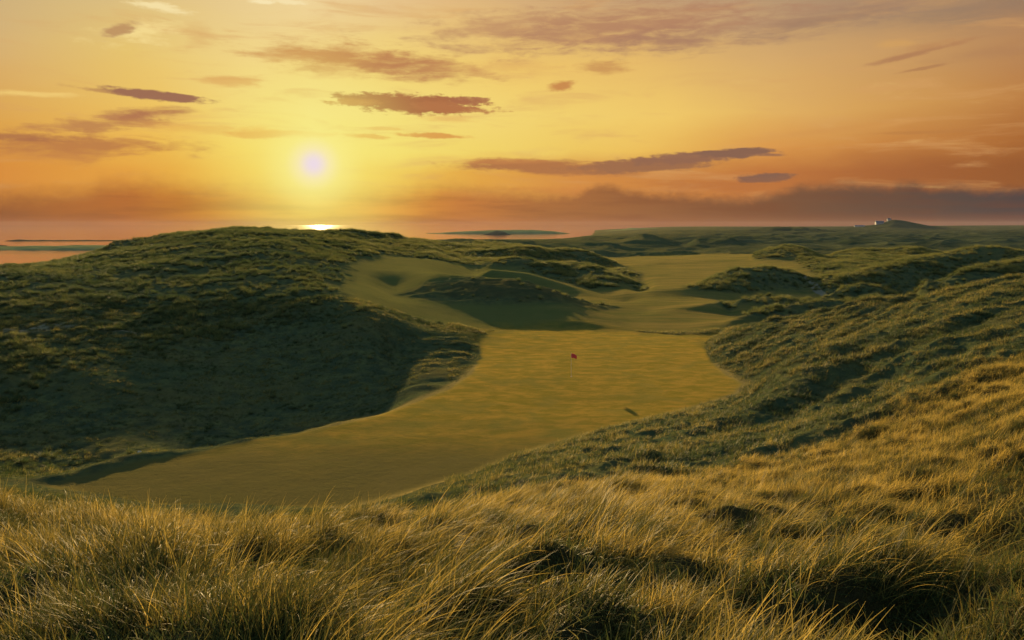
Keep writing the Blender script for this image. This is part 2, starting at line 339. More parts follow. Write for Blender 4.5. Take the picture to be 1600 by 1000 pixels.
def plain(name, c, rough=.6, spec=.5, metal=0.0, var=.15, scale=3.0):
    m, nt = new_mat(name); g = G(nt)
    tcn = g.n('ShaderNodeTexCoord').outputs['Object']
    nz = g.noise(tcn, scale, 4)
    cc = g.mix(nz, c4(*[v * (1 - var) for v in c]), c4(*[min(1, v * (1 + var)) for v in c]))
    p = g.n('ShaderNodeBsdfPrincipled', ins={'Base Color': cc, 'Roughness': rough, 'Metallic': metal})
    p.inputs['Specular IOR Level'].default_value = spec
    o = g.n('ShaderNodeOutputMaterial'); nt.links.new(p.outputs[0], o.inputs[0])
    return m
m_pole = plain('pole_paint', (.62, .60, .48), .4)
m_flag = plain('flag_cloth', (.62, .045, .035), .8)
m_cup = plain('cup_liner', (.55, .55, .52), .5)
m_wash = plain('whitewash', (.24, .235, .22), .8, var=.06)
m_slate = plain('slate', (.035, .040, .055), .6, var=.3)
m_glass = plain('window_glass', (.02, .025, .03), .1)
m_door = plain('door_paint', (.12, .05, .03), .5)
m_stone = plain('weathered_stone', (.30, .30, .27), .9, 0, var=.25, scale=8)
m_path = plain('sandy_path', (.11, .105, .07), .95, 0, var=.25, scale=.6)
m_rock = plain('shore_rock', (.060, .058, .032), .95, 0, var=.5, scale=.05)
m_isle = plain('low_green_land', (.13, .145, .055), .95, 0, var=.4, scale=.03)

# sea
m_sea, nt = new_mat('sea_water'); g = G(nt)
ps = g.n('ShaderNodeNewGeometry').outputs['Position']
wv = g.math('ADD', g.math('MULTIPLY', g.noise(g.scalev(ps, .5, 1.4, 0), .09, 6, .6), 1.0), g.math('MULTIPLY', g.noise(g.scalev(ps, .3, 1, 0), .012, 4, .6), 3.0))
bp = g.n('ShaderNodeBump', ins={'Strength': .12, 'Distance': 1.6, 'Height': wv})
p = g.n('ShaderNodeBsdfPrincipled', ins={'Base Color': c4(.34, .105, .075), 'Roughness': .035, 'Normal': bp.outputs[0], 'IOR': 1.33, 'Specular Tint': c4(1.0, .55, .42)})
o = g.n('ShaderNodeOutputMaterial'); nt.links.new(p.outputs[0], o.inputs[0])

# ------------------------------------------------------------------ the land sheet
pxs = np.concatenate([np.linspace(-1500, -110, 90, endpoint=False), np.arange(-110, 1710, 2.0), np.linspace(1710, 3100, 90)])
Ds = np.exp(np.concatenate([np.linspace(math.log(1.2), math.log(4.4), 60, endpoint=False), np.linspace(math.log(4.4), math.log(160), 850, endpoint=False), np.linspace(math.log(160), math.log(5200), 650)]))
NX, NY = len(pxs), len(Ds)
PX, DD = np.meshgrid(pxs, Ds)
x, z, gd, ld, green, lawn, tall, rough, bowl = land(PX, DD, True)
PX = PX.ravel(); DD = DD.ravel()
V = np.stack([x, DD, z], 1)
ii = np.arange(NY - 1)[:, None] * NX + np.arange(NX - 1)[None]
Q = np.stack([ii, ii + 1, ii + NX + 1, ii + NX], -1).reshape(-1, 4)
me = mesh_np('terrain', V, Q, m_land)
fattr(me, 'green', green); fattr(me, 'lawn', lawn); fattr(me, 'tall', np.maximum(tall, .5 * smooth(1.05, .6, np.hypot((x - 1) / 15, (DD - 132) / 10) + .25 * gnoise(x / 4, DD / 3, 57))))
far_right = smooth(230, 520, DD) * smooth(930, 1350, PX + 160 * gnoise(x / 160, DD / 160, 51) + 60 * gnoise(x / 40, DD / 60, 52)) * (1 - lawn)  # darker green towards the far right, edge broken up by noise
fattr(me, 'far_right', far_right)
fattr(me, 'fringe', np.exp(-((gd.ravel() + .25) / .45) ** 2) * (DD < 80) * smooth(420, 560, PX))
fattr(me, 'near_dim', smooth(60, 44, DD + 3 * gnoise(x / 5, DD / 5, 53)))  # weaker grazing light on the near green, painted in as darker turf
fattr(me, 'semi', smooth(930, 800, PX + 60 * gnoise(x / 14, DD / 14, 58)) * smooth(85, 105, DD))
# bare sand patches on the left dune and a blow-out by the path
sd = np.zeros(len(x))
for (px, D, rx, ry) in [(30, 88, 5, 2.2), (75, 90, 4, 2), (190, 90, 4, 1.2)]:
    sd = np.maximum(sd, smooth(1, .4, np.hypot((x - (px - 800) / F * D) / rx, (DD - D) / ry)))
fattr(me, 'sand', sd * .45)
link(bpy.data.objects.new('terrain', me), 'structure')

# sea sheet to the horizon
r_ = 42000.0
V = []; R = [0.0, 300, 800, 2000, 5000, 12000, r_]; n = 96
V = [(0, 0, SEA)] + [(r * math.cos(2 * math.pi * k / n), r * math.sin(2 * math.pi * k / n), SEA) for r in R[1:] for k in range(n)]
fs = [(0, 1 + k, 1 + (k + 1) % n) for k in range(n)]
for j in range(len(R) - 2):
    for k in range(n):
        a = 1 + j * n + k; b = 1 + j * n + (k + 1) % n
        fs.append((a, a + n, b + n, b))
me = bpy.data.meshes.new('sea'); me.from_pydata(V, [], fs); me.materials.append(m_sea); me.update()
link(bpy.data.objects.new('sea', me), 'structure')

# low land out in the water: each a real rise from below the sea
def isle(name, outline_px, D0, depth, top, mat, seed=1, rx=None):
    """outline_px: (px, height in m) profile; depth: half depth in metres"""
    a = np.array(outline_px, float)
    nx, ny = 220, 26
    U = np.linspace(a[0, 0], a[-1, 0], nx); T = np.linspace(-1, 1, ny)
    UU, TT = np.meshgrid(U, T)
    y = D0 + TT * depth; xx = (UU - 800) / F * D0
    h = np.interp(UU, a[:, 0], a[:, 1])
    zz = SEA - 1.2 + (h + 1.2) * np.sqrt(np.clip(1 - TT ** 2, 0, 1)) + gnoise(xx / 22, y / 40, seed) * .35 * np.clip(h, 0, 3) + gnoise(xx / 8, y / 20, seed + 1) * .15 * np.clip(h, 0, 3)
    i2 = np.arange(ny - 1)[:, None] * nx + np.arange(nx - 1)[None]
    me = mesh_np(name, np.stack([xx.ravel(), y.ravel(), zz.ravel()], 1), np.stack([i2, i2 + 1, i2 + nx + 1, i2 + nx], -1).reshape(-1, 4), mat)
    link(bpy.data.objects.new(name, me), 'structure')
isle('headland', [(-420,1),(-200,2.5),(-60,2.6),(0,2.2),(40,2.6),(90,3.2),(130,3.6),(180,4),(260,4),(330,2),(420,-1)], 1000, 75, 0, m_isle, 3)
isle('skerry', [(12,-1),(20,1.0),(32,2.4),(45,1.2),(62,1.6),(80,.8),(92,1.9),(104,.9),(125,1.4),(170,1),(230,2),(300,1),(340,-1)], 1480, 30, 0, m_rock, 5)
isle('skerry', [(-40,1),(-10,1.5),(6,.8),(14,-1)], 1120, 10, 0, m_rock, 8)
isle('island', [(655,-1),(690,2),(730,7),(770,11),(830,12),(860,8),(885,1),(892,-1)], 2750, 160, 0, m_isle, 11)
isle('island', [(752,-1),(764,5),(776,12),(788,9),(800,-1)], 2350, 40, 0, m_rock, 13)
isle('headland', [(930,-1),(975,9),(985,16),(1050,14),(1120,12),(1250,12),(1300,-1)], 3300, 200, 0, m_isle, 17)

# sandy path between the dunes
def path_strip(name, pl, wid, mat):
    a = np.array(pl, float); t = np.linspace(0, len(a) - 1, 70)
    px = np.interp(t, range(len(a)), a[:, 0]); D = np.interp(t, range(len(a)), a[:, 1])
    X = to_xy(px, D); tx = np.gradient(X); ty = np.gradient(D); L = np.hypot(tx, ty); tx /= L; ty /= L
    Vv = []; K = 9
    for k in range(K):
        s = (k / (K - 1) - .5) * wid * (1 + .25 * np.sin(t * 3 + k)) ; xx = X - ty * s; yy = D + tx * s
        zz = land_xy(xx, yy) + .06 - .16 * abs(k / (K - 1) - .5) * (k in (0, K - 1))
        Vv.append(np.stack([xx, yy, zz], 1))
    Vv = np.concatenate(Vv); n = len(t)
    i2 = np.arange(K - 1)[:, None] * n + np.arange(n - 1)[None]
    me = mesh_np(name, Vv, np.stack([i2, i2 + 1, i2 + n + 1, i2 + n], -1).reshape(-1, 4), mat)
    link(bpy.data.objects.new(name, me), 'structure')
path_strip('path', [(1243, 196), (1262, 186), (1270, 177), (1280, 168), (1292, 160), (1304, 153)], 1.5, m_path)

# ------------------------------------------------------------------ grass
def blade_bunch(name, n, length, width, spread, lean, leanvar, bend, segs, mat, dirvar=180, seed=0, fold=0.0):
    r = np.random.default_rng(seed)
    V = []; Qs = []; tone = []; along = []
    for b in range(n):
        L = r.uniform(*length); w = width * r.uniform(.7, 1.25)
        a0 = r.uniform(0, 2 * np.pi); rr = spread * np.sqrt(r.uniform())
        p = np.array([rr * np.cos(a0), rr * np.sin(a0), -.04])
        az = np.radians(r.normal(0, 1) * dirvar) if dirvar < 170 else r.uniform(-np.pi, np.pi)
        th = np.radians(max(2, lean + r.normal() * leanvar)); bd = np.radians(bend * r.uniform(.3, 1.6))
        side = np.array([-np.sin(az), np.cos(az), 0])
        tw = r.uniform(-.9, .9)
        tn = r.uniform(); i0 = len(V)
        for s in range(segs + 1):
            t = s / segs
            ww = w * (1 - t ** 1.6) * (.75 + .5 * min(t * 4, 1)) * .5 + .0006
            a = th + bd * t ** 1.3
            up = np.array([np.cos(az) * np.cos(a), np.sin(az) * np.cos(a), -np.sin(a)])
            sd = side * np.cos(tw) + up * np.sin(tw)
            V.append(p - sd * ww); V.append(p + sd * ww); tone += [tn, tn]; along += [t, t]
            p = p + np.array([np.cos(az) * np.sin(a), np.sin(az) * np.sin(a), np.cos(a)]) * (L / segs)
        for s in range(segs):
            k = i0 + 2 * s; Qs.append((k, k + 1, k + 3, k + 2))
    me = mesh_np(name, np.array(V), np.array(Qs), mat)
    fattr(me, 'tone', tone); fattr(me, 'along', along)
    return bpy.data.objects.new(name, me)

def bunch_set(name, objs):
    c = bpy.data.collections.new(name)
    for o in objs: c.objects.link(o)
    return c
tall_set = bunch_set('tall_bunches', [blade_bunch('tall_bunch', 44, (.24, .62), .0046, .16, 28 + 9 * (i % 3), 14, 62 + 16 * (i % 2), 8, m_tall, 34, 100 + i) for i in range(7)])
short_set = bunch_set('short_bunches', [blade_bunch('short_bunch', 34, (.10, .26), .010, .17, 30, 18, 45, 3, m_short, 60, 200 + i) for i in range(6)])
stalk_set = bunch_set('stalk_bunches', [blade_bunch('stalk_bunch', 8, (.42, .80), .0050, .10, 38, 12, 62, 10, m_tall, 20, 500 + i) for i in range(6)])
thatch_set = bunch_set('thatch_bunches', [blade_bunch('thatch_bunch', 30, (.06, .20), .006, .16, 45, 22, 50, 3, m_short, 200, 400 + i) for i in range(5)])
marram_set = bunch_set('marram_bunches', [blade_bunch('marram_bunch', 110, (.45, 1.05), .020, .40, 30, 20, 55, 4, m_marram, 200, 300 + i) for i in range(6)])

def scatter(name, setc, X, Y, rotz, tilt, scale, dry, label, cat):
    Z = land_xy(X, Y)
    ok = Z > SEA + .5
    X, Y, Z, rotz, tilt, scale, dry = [a[ok] for a in (X, Y, Z, rotz, tilt, scale, dry)]
    me = bpy.data.meshes.new(name); me.vertices.add(len(X))
    me.vertices.foreach_set('co', np.stack([X, Y, Z], 1).astype(np.float32).ravel())
    vattr(me, 'rot', np.stack([np.zeros_like(rotz), tilt, rotz], 1)); fattr(me, 'size', scale); fattr(me, 'dry', dry)
    a = me.attributes.new('pick', 'INT', 'POINT'); a.data.foreach_set('value', rng.integers(0, 1000, len(X)).astype(np.int32))
    o = bpy.data.objects.new(name, me)
    ng = bpy.data.node_groups.new(name + '_growth', 'GeometryNodeTree')
    ng.interface.new_socket('Geometry', in_out='INPUT', socket_type='NodeSocketGeometry')
    ng.interface.new_socket('Geometry', in_out='OUTPUT', socket_type='NodeSocketGeometry')
    N = ng.nodes; L = ng.links
    gi = N.new('NodeGroupInput'); go = N.new('NodeGroupOutput')
    mp = N.new('GeometryNodeMeshToPoints'); iop = N.new('GeometryNodeInstanceOnPoints')
    ci = N.new('GeometryNodeCollectionInfo'); ci.inputs['Collection'].default_value = setc
    ci.inputs['Separate Children'].default_value = True; ci.inputs['Reset Children'].default_value = True
    def na(nm, t):
        k = N.new('GeometryNodeInputNamedAttribute'); k.data_type = t; k.inputs['Name'].default_value = nm
        return [s for s in k.outputs if s.enabled and s.name == 'Attribute'][0]
    L.new(gi.outputs[0], mp.inputs['Mesh']); L.new(mp.outputs[0], iop.inputs['Points'])
    L.new(ci.outputs[0], iop.inputs['Instance']); iop.inputs['Pick Instance'].default_value = True
    L.new(na('pick', 'INT'), iop.inputs['Instance Index'])
    L.new(na('rot', 'FLOAT_VECTOR'), iop.inputs['Rotation']); L.new(na('size', 'FLOAT'), iop.inputs['Scale'])
    L.new(iop.outputs[0], go.inputs[0])
    md = o.modifiers.new('growth', 'NODES'); md.node_group = ng
    link(o, 'stuff', label, cat)
    print(name, len(X))
    return o

def wedge(n, p0, p1, d0, d1, power=1.0):
    """random spots spread over the wedge of ground, evenly per square metre when power is 1"""
    u = rng.uniform(0, 1, n)
    D = np.sqrt(d0 ** 2 + u * (d1 ** 2 - d0 ** 2)) if power == 1 else np.exp(np.log(d0) + u * (np.log(d1) - np.log(d0)))
    px = rng.uniform(p0, p1, n)
    return px, D

# tall dry grass on the near dune, thin in the hollows
def HB(X, D):
    b = np.zeros(len(X))
    for hx, hy, rx, ry, dp in HOLLOWS: b = np.maximum(b, dp * np.exp(-((X - hx) / rx) ** 2 - ((D - hy) / ry) ** 2))
    return b
px, D = wedge(66000, -350, 1950, 3.0, 44, 2)
keep = rng.uniform(0, 1, len(D)) < np.clip((D / 38) ** 1.0 * 1.6, .16, 1)
px, D = px[keep], D[keep]
px2, D2 = wedge(42000, 500, 2000, 13, 46)
px, D = np.concatenate([px, px2]), np.concatenate([D, D2])
X = to_xy(px, D)
g, l, green, lawn, tall = zones(px, D)
clump = gnoise(X / .9, D / .7, 71) + .5 * gnoise(X / 2.6, D / 1.6, 72)
keep = (tall > rng.uniform(.15, .9, len(D))) & (clump > -.20 - .6 * smooth(9, 17, D)) & (HB(X, D) < rng.uniform(.08, .42, len(D)))
px, D, X, clump = px[keep], D[keep], X[keep], clump[keep]
wind = np.interp(px, [-400, 150, 450, 800, 1700], [2.6, 2.3, 1.1, .45, .35])         # the wind combs the grass two ways
wind = wind + gnoise(X / 4, D / 4, 73) * .5 + rng.normal(0, .22, len(D))
size = np.clip(.92 + .3 * gnoise(X / 2, D / 2, 74) + rng.normal(0, .12, len(D)), .5, 1.4) * (1 + .012 * np.clip(D - 12, 0, 30)) * np.interp(D, [3, 8, 14, 40], [.82, .82, .76, .62])
dry = np.clip(.20 + .34 * smooth(6, 12, D) + .10 * smooth(13, 22, D) + .75 * gnoise(X / 1.6, D / 1.2, 75) + rng.normal(0, .16, len(D)), 0, 1)
scatter('tall_grass', tall_set, X, D, wind, rng.uniform(-.05, .30, len(D)) + .26 * smooth(600, 1100, px), size, dry, 'tall dry golden dune grass combed by the wind across the foreground', 'grass')

# long bent stalks blown across the tufts
px, D = wedge(9000, -350, 1950, 3.2, 20, 2)
X = to_xy(px, D); g, l, green, lawn, tall = zones(px, D)
keep = (tall > .3) & (gnoise(X / 1.7, D / 1.3, 76) > .02) & (HB(X, D) < .2) & (rng.uniform(0, 1, len(D)) < np.clip(D / 12, .3, 1)); px, D, X = px[keep], D[keep], X[keep]
scatter('grass_stalks', stalk_set, X, D, np.interp(px, [-400, 150, 450, 800, 1700], [2.7, 2.4, 1.0, .35, .25]) + .5 * gnoise(X / 3, D / 3, 77) + rng.normal(0, .25, len(D)), rng.uniform(.0, .35, len(D)), rng.uniform(.7, 1.15, len(D)), rng.uniform(.4, 1, len(D)), 'long pale bent stalks rising out of the foreground grass', 'grass')

# dark thatch of dead and green leaves under the tall grass
px, D = wedge(36000, -350, 1950, 3.0, 34, 2)
X = to_xy(px, D); g, l, green, lawn, tall = zones(px, D)
keep = (tall > .2) & (rng.uniform(0, 1, len(D)) < np.clip(D / 20, .25, 1)); px, D, X = px[keep], D[keep], X[keep]
scatter('thatch', thatch_set, X, D, rng.uniform(0, 6.28, len(D)), rng.uniform(-.2, .2, len(D)), rng.uniform(.6, 1.3, len(D)) * (1 + .01 * D), np.clip(.25 + .5 * gnoise(X / 1.5, D / 1.5, 79) + rng.normal(0, .15, len(D)), 0, 1), 'low dark thatch of old grass under the tall foreground grass', 'grass')

# short rough on the slopes round the green
px, D = wedge(120000, -100, 1900, 17, 105)
X = to_xy(px, D); g, l, green, lawn, tall = zones(px, D)
cl_ = gnoise(X / 1.6, D / 1.3, 81) + .6 * gnoise(X / 5, D / 4, 82)
bowl = smooth(0, 1, 1 - np.clip(1.25 * np.hypot((X + 17 - (D - 64) * .25) / 34, (D - 76) / 30) - .25, 0, 1))
dens = np.where(px > 700, .85, .55) * np.clip(.75 + cl_, .42, 1) * (1 - tall) * (g < -.2)
dens = np.where((g > -.9) & (g < -.2), .5, dens)
keep = rng.uniform(0, 1, len(D)) < dens
px, D, X, cl_ = px[keep], D[keep], X[keep], cl_[keep]
size = np.clip(.85 + .5 * cl_ + rng.normal(0, .2, len(D)), .4, 2.0) * (1 + .008 * D) * np.where((px < 700) & (g[keep] > -3.5), .38, 1) * (1 - .4 * smooth(0, .4, bowl[keep]))
dry = np.clip(.14 + .75 * np.clip(1 - 2.6 * np.abs(gnoise((.88 * X + .47 * D) / 15, (-.47 * X + .88 * D) / 4.2, 61)), -.3, 1) + .35 * gnoise(X / 3, D / 2, 83) + rng.normal(0, .15, len(D)), 0, 1)
scatter('short_grass', short_set, X, D, .4 + rng.normal(0, .8, len(D)), rng.uniform(-.1, .3, len(D)), size, dry, 'short green rough grass in tufts on the slopes around the green', 'grass')

# marram on the left dune and on the dunes beyond
px, D = wedge(130000, -150, 1750, 52, 330)
X = to_xy(px, D); g, l, green, lawn, tall = zones(px, D)
cl_ = .8 * gnoise(X / 5, D / 4, 91) + .5 * gnoise(X / 2.0, D / 1.8, 92) + .5 * gnoise(X / 17, D / 14, 94)
bowl = smooth(0, 1, 1 - np.clip(1.25 * np.hypot((X + 17 - (D - 64) * .25) / 34, (D - 76) / 30) - .25, 0, 1))
dens = np.clip(.55 + 1.1 * cl_, .06, 1) * (1 - .97 * lawn) * (g < -3) * (1 - .97 * smooth(0, .35, bowl)) * np.where((px > 620) & (D < 112), .06, 1)
mound = smooth(1.15, .8, np.hypot((X + 3) / 24, (D - 134) / 20))
dens *= (1 - .93 * mound) * (lawn < .35)
keep = rng.uniform(0, 1, len(D)) < dens
px, D, X, cl_ = px[keep], D[keep], X[keep], cl_[keep]
size = np.clip(.62 + .45 * cl_ + rng.normal(0, .15, len(D)), .3, 1.6) * np.interp(D, [50, 120, 330], [.75, 1, 1.5])
dry = np.clip(.30 + .32 * smooth(350, 800, px) + .12 * smooth(120, 240, D) + .5 * gnoise(X / 14, D / 9, 93) + rng.normal(0, .12, len(D)), 0, 1)
scatter('marram_grass', marram_set, X, D, rng.uniform(0, 6.28, len(D)), rng.uniform(-.1, .1, len(D)), size, dry, 'shaggy green marram grass covering the dunes left of and beyond the green', 'grass')

# ------------------------------------------------------------------ flag on the green
def tube(bm_pts, rad, n=12):
    V = []; Fc = []
    for i, (p, r) in enumerate(zip(bm_pts, rad)):
        for k in range(n):
            a = 2 * math.pi * k / n; V.append((p[0] + r * math.cos(a), p[1] + r * math.sin(a), p[2]))
    for i in range(len(bm_pts) - 1):
        for k in range(n):
            a = i * n + k; b = i * n + (k + 1) % n; Fc.append((a, b, b + n, a + n))
    Fc.append(tuple(range(n - 1, -1, -1))); Fc.append(tuple((len(bm_pts) - 1) * n + k for k in range(n)))
    return V, Fc
def part(name, V, Fc, mat, parent, smooth_=False):
    me = bpy.data.meshes.new(name); me.from_pydata(V, [], Fc); me.materials.append(mat)
    for p_ in me.polygons: p_.use_smooth = smooth_
    me.update(); return link(bpy.data.objects.new(name, me), parent=parent)
fD = 73.2; fX = (892.5 - 800) / F * fD; fz = float(land_xy([fX], [fD])[0])
root = bpy.data.objects.new('golf_flag', None); root.location = (fX, fD, fz)
link(root, None, 'small red golf flag on a thin pale pole on the putting green', 'golf flag')
V, Fc = tube([(0, 0, -.1), (0, 0, .6), (0, 0, 1.5), (0, 0, 2.16), (0, 0, 2.19)], [.0095, .009, .0075, .006, .003]); part('pole', V, Fc, m_pole, root, True)
V = []; Fc = []; nx, nz = 22, 12                                   # cloth hanging and folding in a light wind
for side in (0, 1):
    for j in range(nz + 1):
        for i in range(nx + 1):
            s = i / nx; t = j / nz
            V.append((.012 + s * .50, .055 * math.sin(s * 7 + t * 1.2) * s + (side - .5) * .004, 2.14 - t * .40 * (1 - .12 * s) - .17 * s ** 1.4 - .02 * math.sin(s * 9)))
k = (nx + 1) * (nz + 1)
for j in range(nz):
    for i in range(nx):
        a = j * (nx + 1) + i; Fc.append((a, a + 1, a + nx + 2, a + nx + 1)); Fc.append((a + k, a + k + nx + 1, a + k + nx + 2, a + k + 1))
for i in range(nx):
    Fc.append((i, i + k, i + k + 1, i + 1)); a = nz * (nx + 1) + i; Fc.append((a, a + 1, a + 1 + k, a + k))
for j in range(nz):
    a = j * (nx + 1) + nx; Fc.append((a, a + k, a + k + nx + 1, a + nx + 1))
part('flag', V, Fc, m_flag, root, True)
V, Fc = tube([(0, 0, -.1), (0, 0, .012), (0, 0, .012), (0, 0, -.09)], [.057, .057, .052, .052], 20); part('cup', V, Fc[:-2], m_cup, root, True)

# pale stone lying in the dark hollow
sD = -(-15.0) * F / (691 - HZ); sD = 53.6; sX = (218 - 800) / F * sD
sZ = float(land_xy([sX], [sD])[0])
V = []; Fc = []; nu, nv = 14, 9
for j in range(nv + 1):
    for i in range(nu):
        a = 2 * math.pi * i / nu; b = math.pi * j / nv
        r = 1 + .18 * float(gnoise(np.array([math.cos(a) * 1.7 + 5]), np.array([math.sin(a) * 1.7 + b]), 3)[0])
        V.append((.16 * r * math.sin(b) * math.cos(a), .11 * r * math.sin(b) * math.sin(a), .10 + .09 * r * math.cos(b)))
for j in range(nv):
    for i in range(nu): Fc.append((j * nu + i, (j + 1) * nu + i, (j + 1) * nu + (i + 1) % nu, j * nu + (i + 1) % nu))
st = part('stone', V, Fc, m_stone, None, True); st.location = (sX, sD, sZ + .03)
st['label'] = 'small pale stone lying in the dark grassy hollow left of the green'; st['category'] = 'stone'

# ------------------------------------------------------------------ cottages on the far knoll
def boxv(x0, x1, y0, y1, z0, z1):
    return [(x0,y0,z0),(x1,y0,z0),(x1,y1,z0),(x0,y1,z0),(x0,y0,z1),(x1,y0,z1),(x1,y1,z1),(x0,y1,z1)], [(0,3,2,1),(4,5,6,7),(0,1,5,4),(1,2,6,5),(2,3,7,6),(3,0,4,7)]
def house(name, px, D, W_, Dp, H, R_, label, wallm, chim, nwin, dz=0.0, rot=0.0):
    X = (px - 800) / F * D; z = float(land_xy([X], [D])[0]) + dz
    r = bpy.data.objects.new(name, None); r.location = (X, D, z); r.rotation_euler = (0, 0, rot)
    link(r, None, label, 'house')
    w, d = W_ / 2, Dp / 2
    V = [(-w,-d,-3),(w,-d,-3),(w,d,-3),(-w,d,-3),(-w,-d,H),(w,-d,H),(w,d,H),(-w,d,H),(-w,0,H+R_),(w,0,H+R_)]
    part('wall', V, [(0,1,5,4),(2,3,7,6),(1,2,6,9,5),(3,0,4,8,7)], wallm, r)
    o_ = .4; t = .25; ey = d + o_; ez = H - o_ * R_ / d
    V = [(-w-o_,-ey,ez),(w+o_,-ey,ez),(w+o_,0,H+R_+.03),(-w-o_,0,H+R_+.03),(-w-o_,ey,ez),(w+o_,ey,ez)]
    V2 = [(a, b, c + t) for a, b, c in V]
    Fc = [(6,7,8,9),(9,8,11,10),(0,3,2,1),(3,4,5,2),(0,1,7,6),(4,10,11,5),(0,6,9,3),(3,9,10,4),(1,2,8,7),(2,5,11,8)]
    rf = part('roof', V + V2, Fc, m_slate, r)
    for cx in chim:
        V, Fc = boxv(cx - .6, cx + .6, -.5, .5, H + R_ - .6, H + R_ + 1.5); part('chimney', V, Fc, wallm, rf)
    for k in range(nwin):
        cx = -w + W_ * (k + .5) / nwin
        if k == nwin // 2:
            V, Fc = boxv(cx - .55, cx + .55, -d - .08, -d + .05, 0, 2.1); part('door', V, Fc, m_door, r)
        else:
            V, Fc = boxv(cx - .65, cx + .65, -d - .06, -d + .05, 1.0, 2.3); wn = part('window', V, Fc, m_wash, r)
            V, Fc = boxv(cx - .52, cx + .52, -d - .09, -d - .03, 1.12, 2.18); part('pane', V, Fc, m_glass, wn)
house('cottage', 1374, 2345, 23, 9, 4.6, 4.4, 'long white cottage with dark slate roof below the far knoll', m_wash, (-10.5, 10.5), 7, 0.5)
house('cottage', 1389, 2385, 10, 8, 3.6, 3.6, 'small grey cottage with dark roof on top of the far knoll', m_stone, (4.0,), 3, -.6)
house('cottage', 1343, 2330, 30, 7, 2.8, 1.8, 'low grey outbuilding leftmost of the far buildings on the horizon', m_stone, (), 5, 0)

# ------------------------------------------------------------------ sky
w = bpy.data.worlds.new('World'); sc.world = w; w.use_nodes = True
nt = w.node_tree; nt.nodes.clear(); g = G(nt)
K = 1.0 / (2 ** EXPO)
def s2l(c): return c / 12.92 if c <= .04045 else ((c + .055) / 1.055) ** 2.4
def sky(r, gg, b): return (s2l(r / 255) * K, s2l(gg / 255) * K, s2l(b / 255) * K, 1.0)
def ae(px, py):
    az = math.atan((px - 800) / F); return math.degrees(az), math.degrees(math.atan((HZ - py) / F * math.cos(az)))
dirv = g.n('ShaderNodeTexCoord').outputs['Generated']
sp = g.n('ShaderNodeSeparateXYZ'); g.set(sp.inputs[0], dirv)
AZ = g.math('MULTIPLY', g.math('ARCTAN2', sp.outputs[0], sp.outputs[1]), 57.29578)
EL = g.math('MULTIPLY', g.math('ARCSINE', sp.outputs[2]), 57.29578)
cmb = g.n('ShaderNodeCombineXYZ'); g.set(cmb.inputs[0], AZ); g.set(cmb.inputs[1], EL)
AEv = cmb.outputs[0]
ramp_in = g.mr(AZ, -50, 50, 0, 1, 'LINEAR')
def az_ramp(stops):
    r = g.n('ShaderNodeValToRGB'); g.set(r.inputs[0], ramp_in); e = r.color_ramp.elements
    st = [((ae(px, 300)[0] + 50) / 100, sky(*c)) for px, c in stops]
    e[0].position, e[0].color = st[0]; e[1].position, e[1].color = st[-1]
    for p_, c_ in st[1:-1]: k = e.new(p_); k.color = c_
    return r.outputs[0]
rows = [
 (320, [(-200,(120,72,44)),(0,(152,92,50)),(200,(182,108,50)),(380,(215,145,52)),(490,(238,185,72)),(600,(226,152,58)),(720,(196,122,60)),(850,(168,108,60)),(1000,(150,98,60)),(1200,(124,84,58)),(1400,(95,76,64)),(1600,(76,68,68)),(2000,(60,56,60))]),
 (272, [(-200,(180,115,60)),(0,(216,142,62)),(200,(228,162,68)),(380,(240,195,80)),(490,(246,222,100)),(600,(240,200,85)),(750,(226,165,72)),(900,(212,142,70)),(1200,(190,118,62)),(1400,(165,100,55)),(1600,(150,90,48)),(2000,(110,72,50))]),
 (235, [(-200,(195,140,75)),(0,(222,162,72)),(200,(236,180,78)),(380,(244,212,100)),(490,(247,232,128)),(620,(244,222,112)),(800,(240,208,104)),(1000,(236,190,92)),(1200,(218,152,76)),(1400,(196,130,66)),(1600,(170,106,54)),(2000,(120,82,55))]),
 (180, [(-200,(190,145,90)),(0,(220,170,92)),(250,(238,196,98)),(420,(244,222,130)),(490,(246,230,145)),(620,(244,222,125)),(850,(242,210,112)),(1050,(240,200,105)),(1250,(222,172,96)),(1450,(205,150,82)),(1600,(188,128,70)),(2000,(130,95,68))]),
 (100, [(-200,(185,155,110)),(0,(214,178,118)),(200,(230,196,112)),(400,(242,214,135)),(600,(242,212,120)),(800,(240,200,108)),(1000,(230,186,106)),(1200,(214,170,108)),(1400,(200,154,100)),(1600,(182,134,90)),(2000,(130,102,82))]),
 (0,   [(-200,(175,158,120)),(0,(200,176,130)),(300,(226,196,138)),(480,(238,210,155)),(700,(226,186,128)),(900,(205,165,118)),(1150,(186,152,118)),(1400,(152,128,108)),(1600,(134,116,102)),(2000,(100,90,88))]),
]
elw = {r[0]: ae(600, r[0])[1] for r in rows}
warp = g.math('SUBTRACT', g.noise(g.scalev(AEv, .16, .55, 1), 1.0, 5, .55), .5)
Ew = g.math('MULTIPLY_ADD', warp, 1.6, EL)
c = az_ramp(rows[1][1])
for k in range(2, len(rows)):
    c = g.mix(g.mr(Ew, elw[rows[k - 1][0]], elw[rows[k][0]], typ='LINEAR'), c, az_ramp(rows[k][1]))
# unseen upper sky: blue raised to fill the shadows, mixed with the physical sky model
ny = g.n('ShaderNodeTexSky', sky_type='NISHITA', sun_disc=False, sun_elevation=SUN_EL, sun_rotation=-SUN_AZ * -1)
ny.sun_rotation = SUN_AZ
nys = g.n('ShaderNodeVectorMath', operation='SCALE'); g.set(nys.inputs[0], ny.outputs[0]); nys.inputs['Scale'].default_value = .05
upper = g.mix(.7, nys.outputs[0], (.15, .265, .41, 1))
c = g.mix(g.mr(EL, 15.5, 42), c, upper)
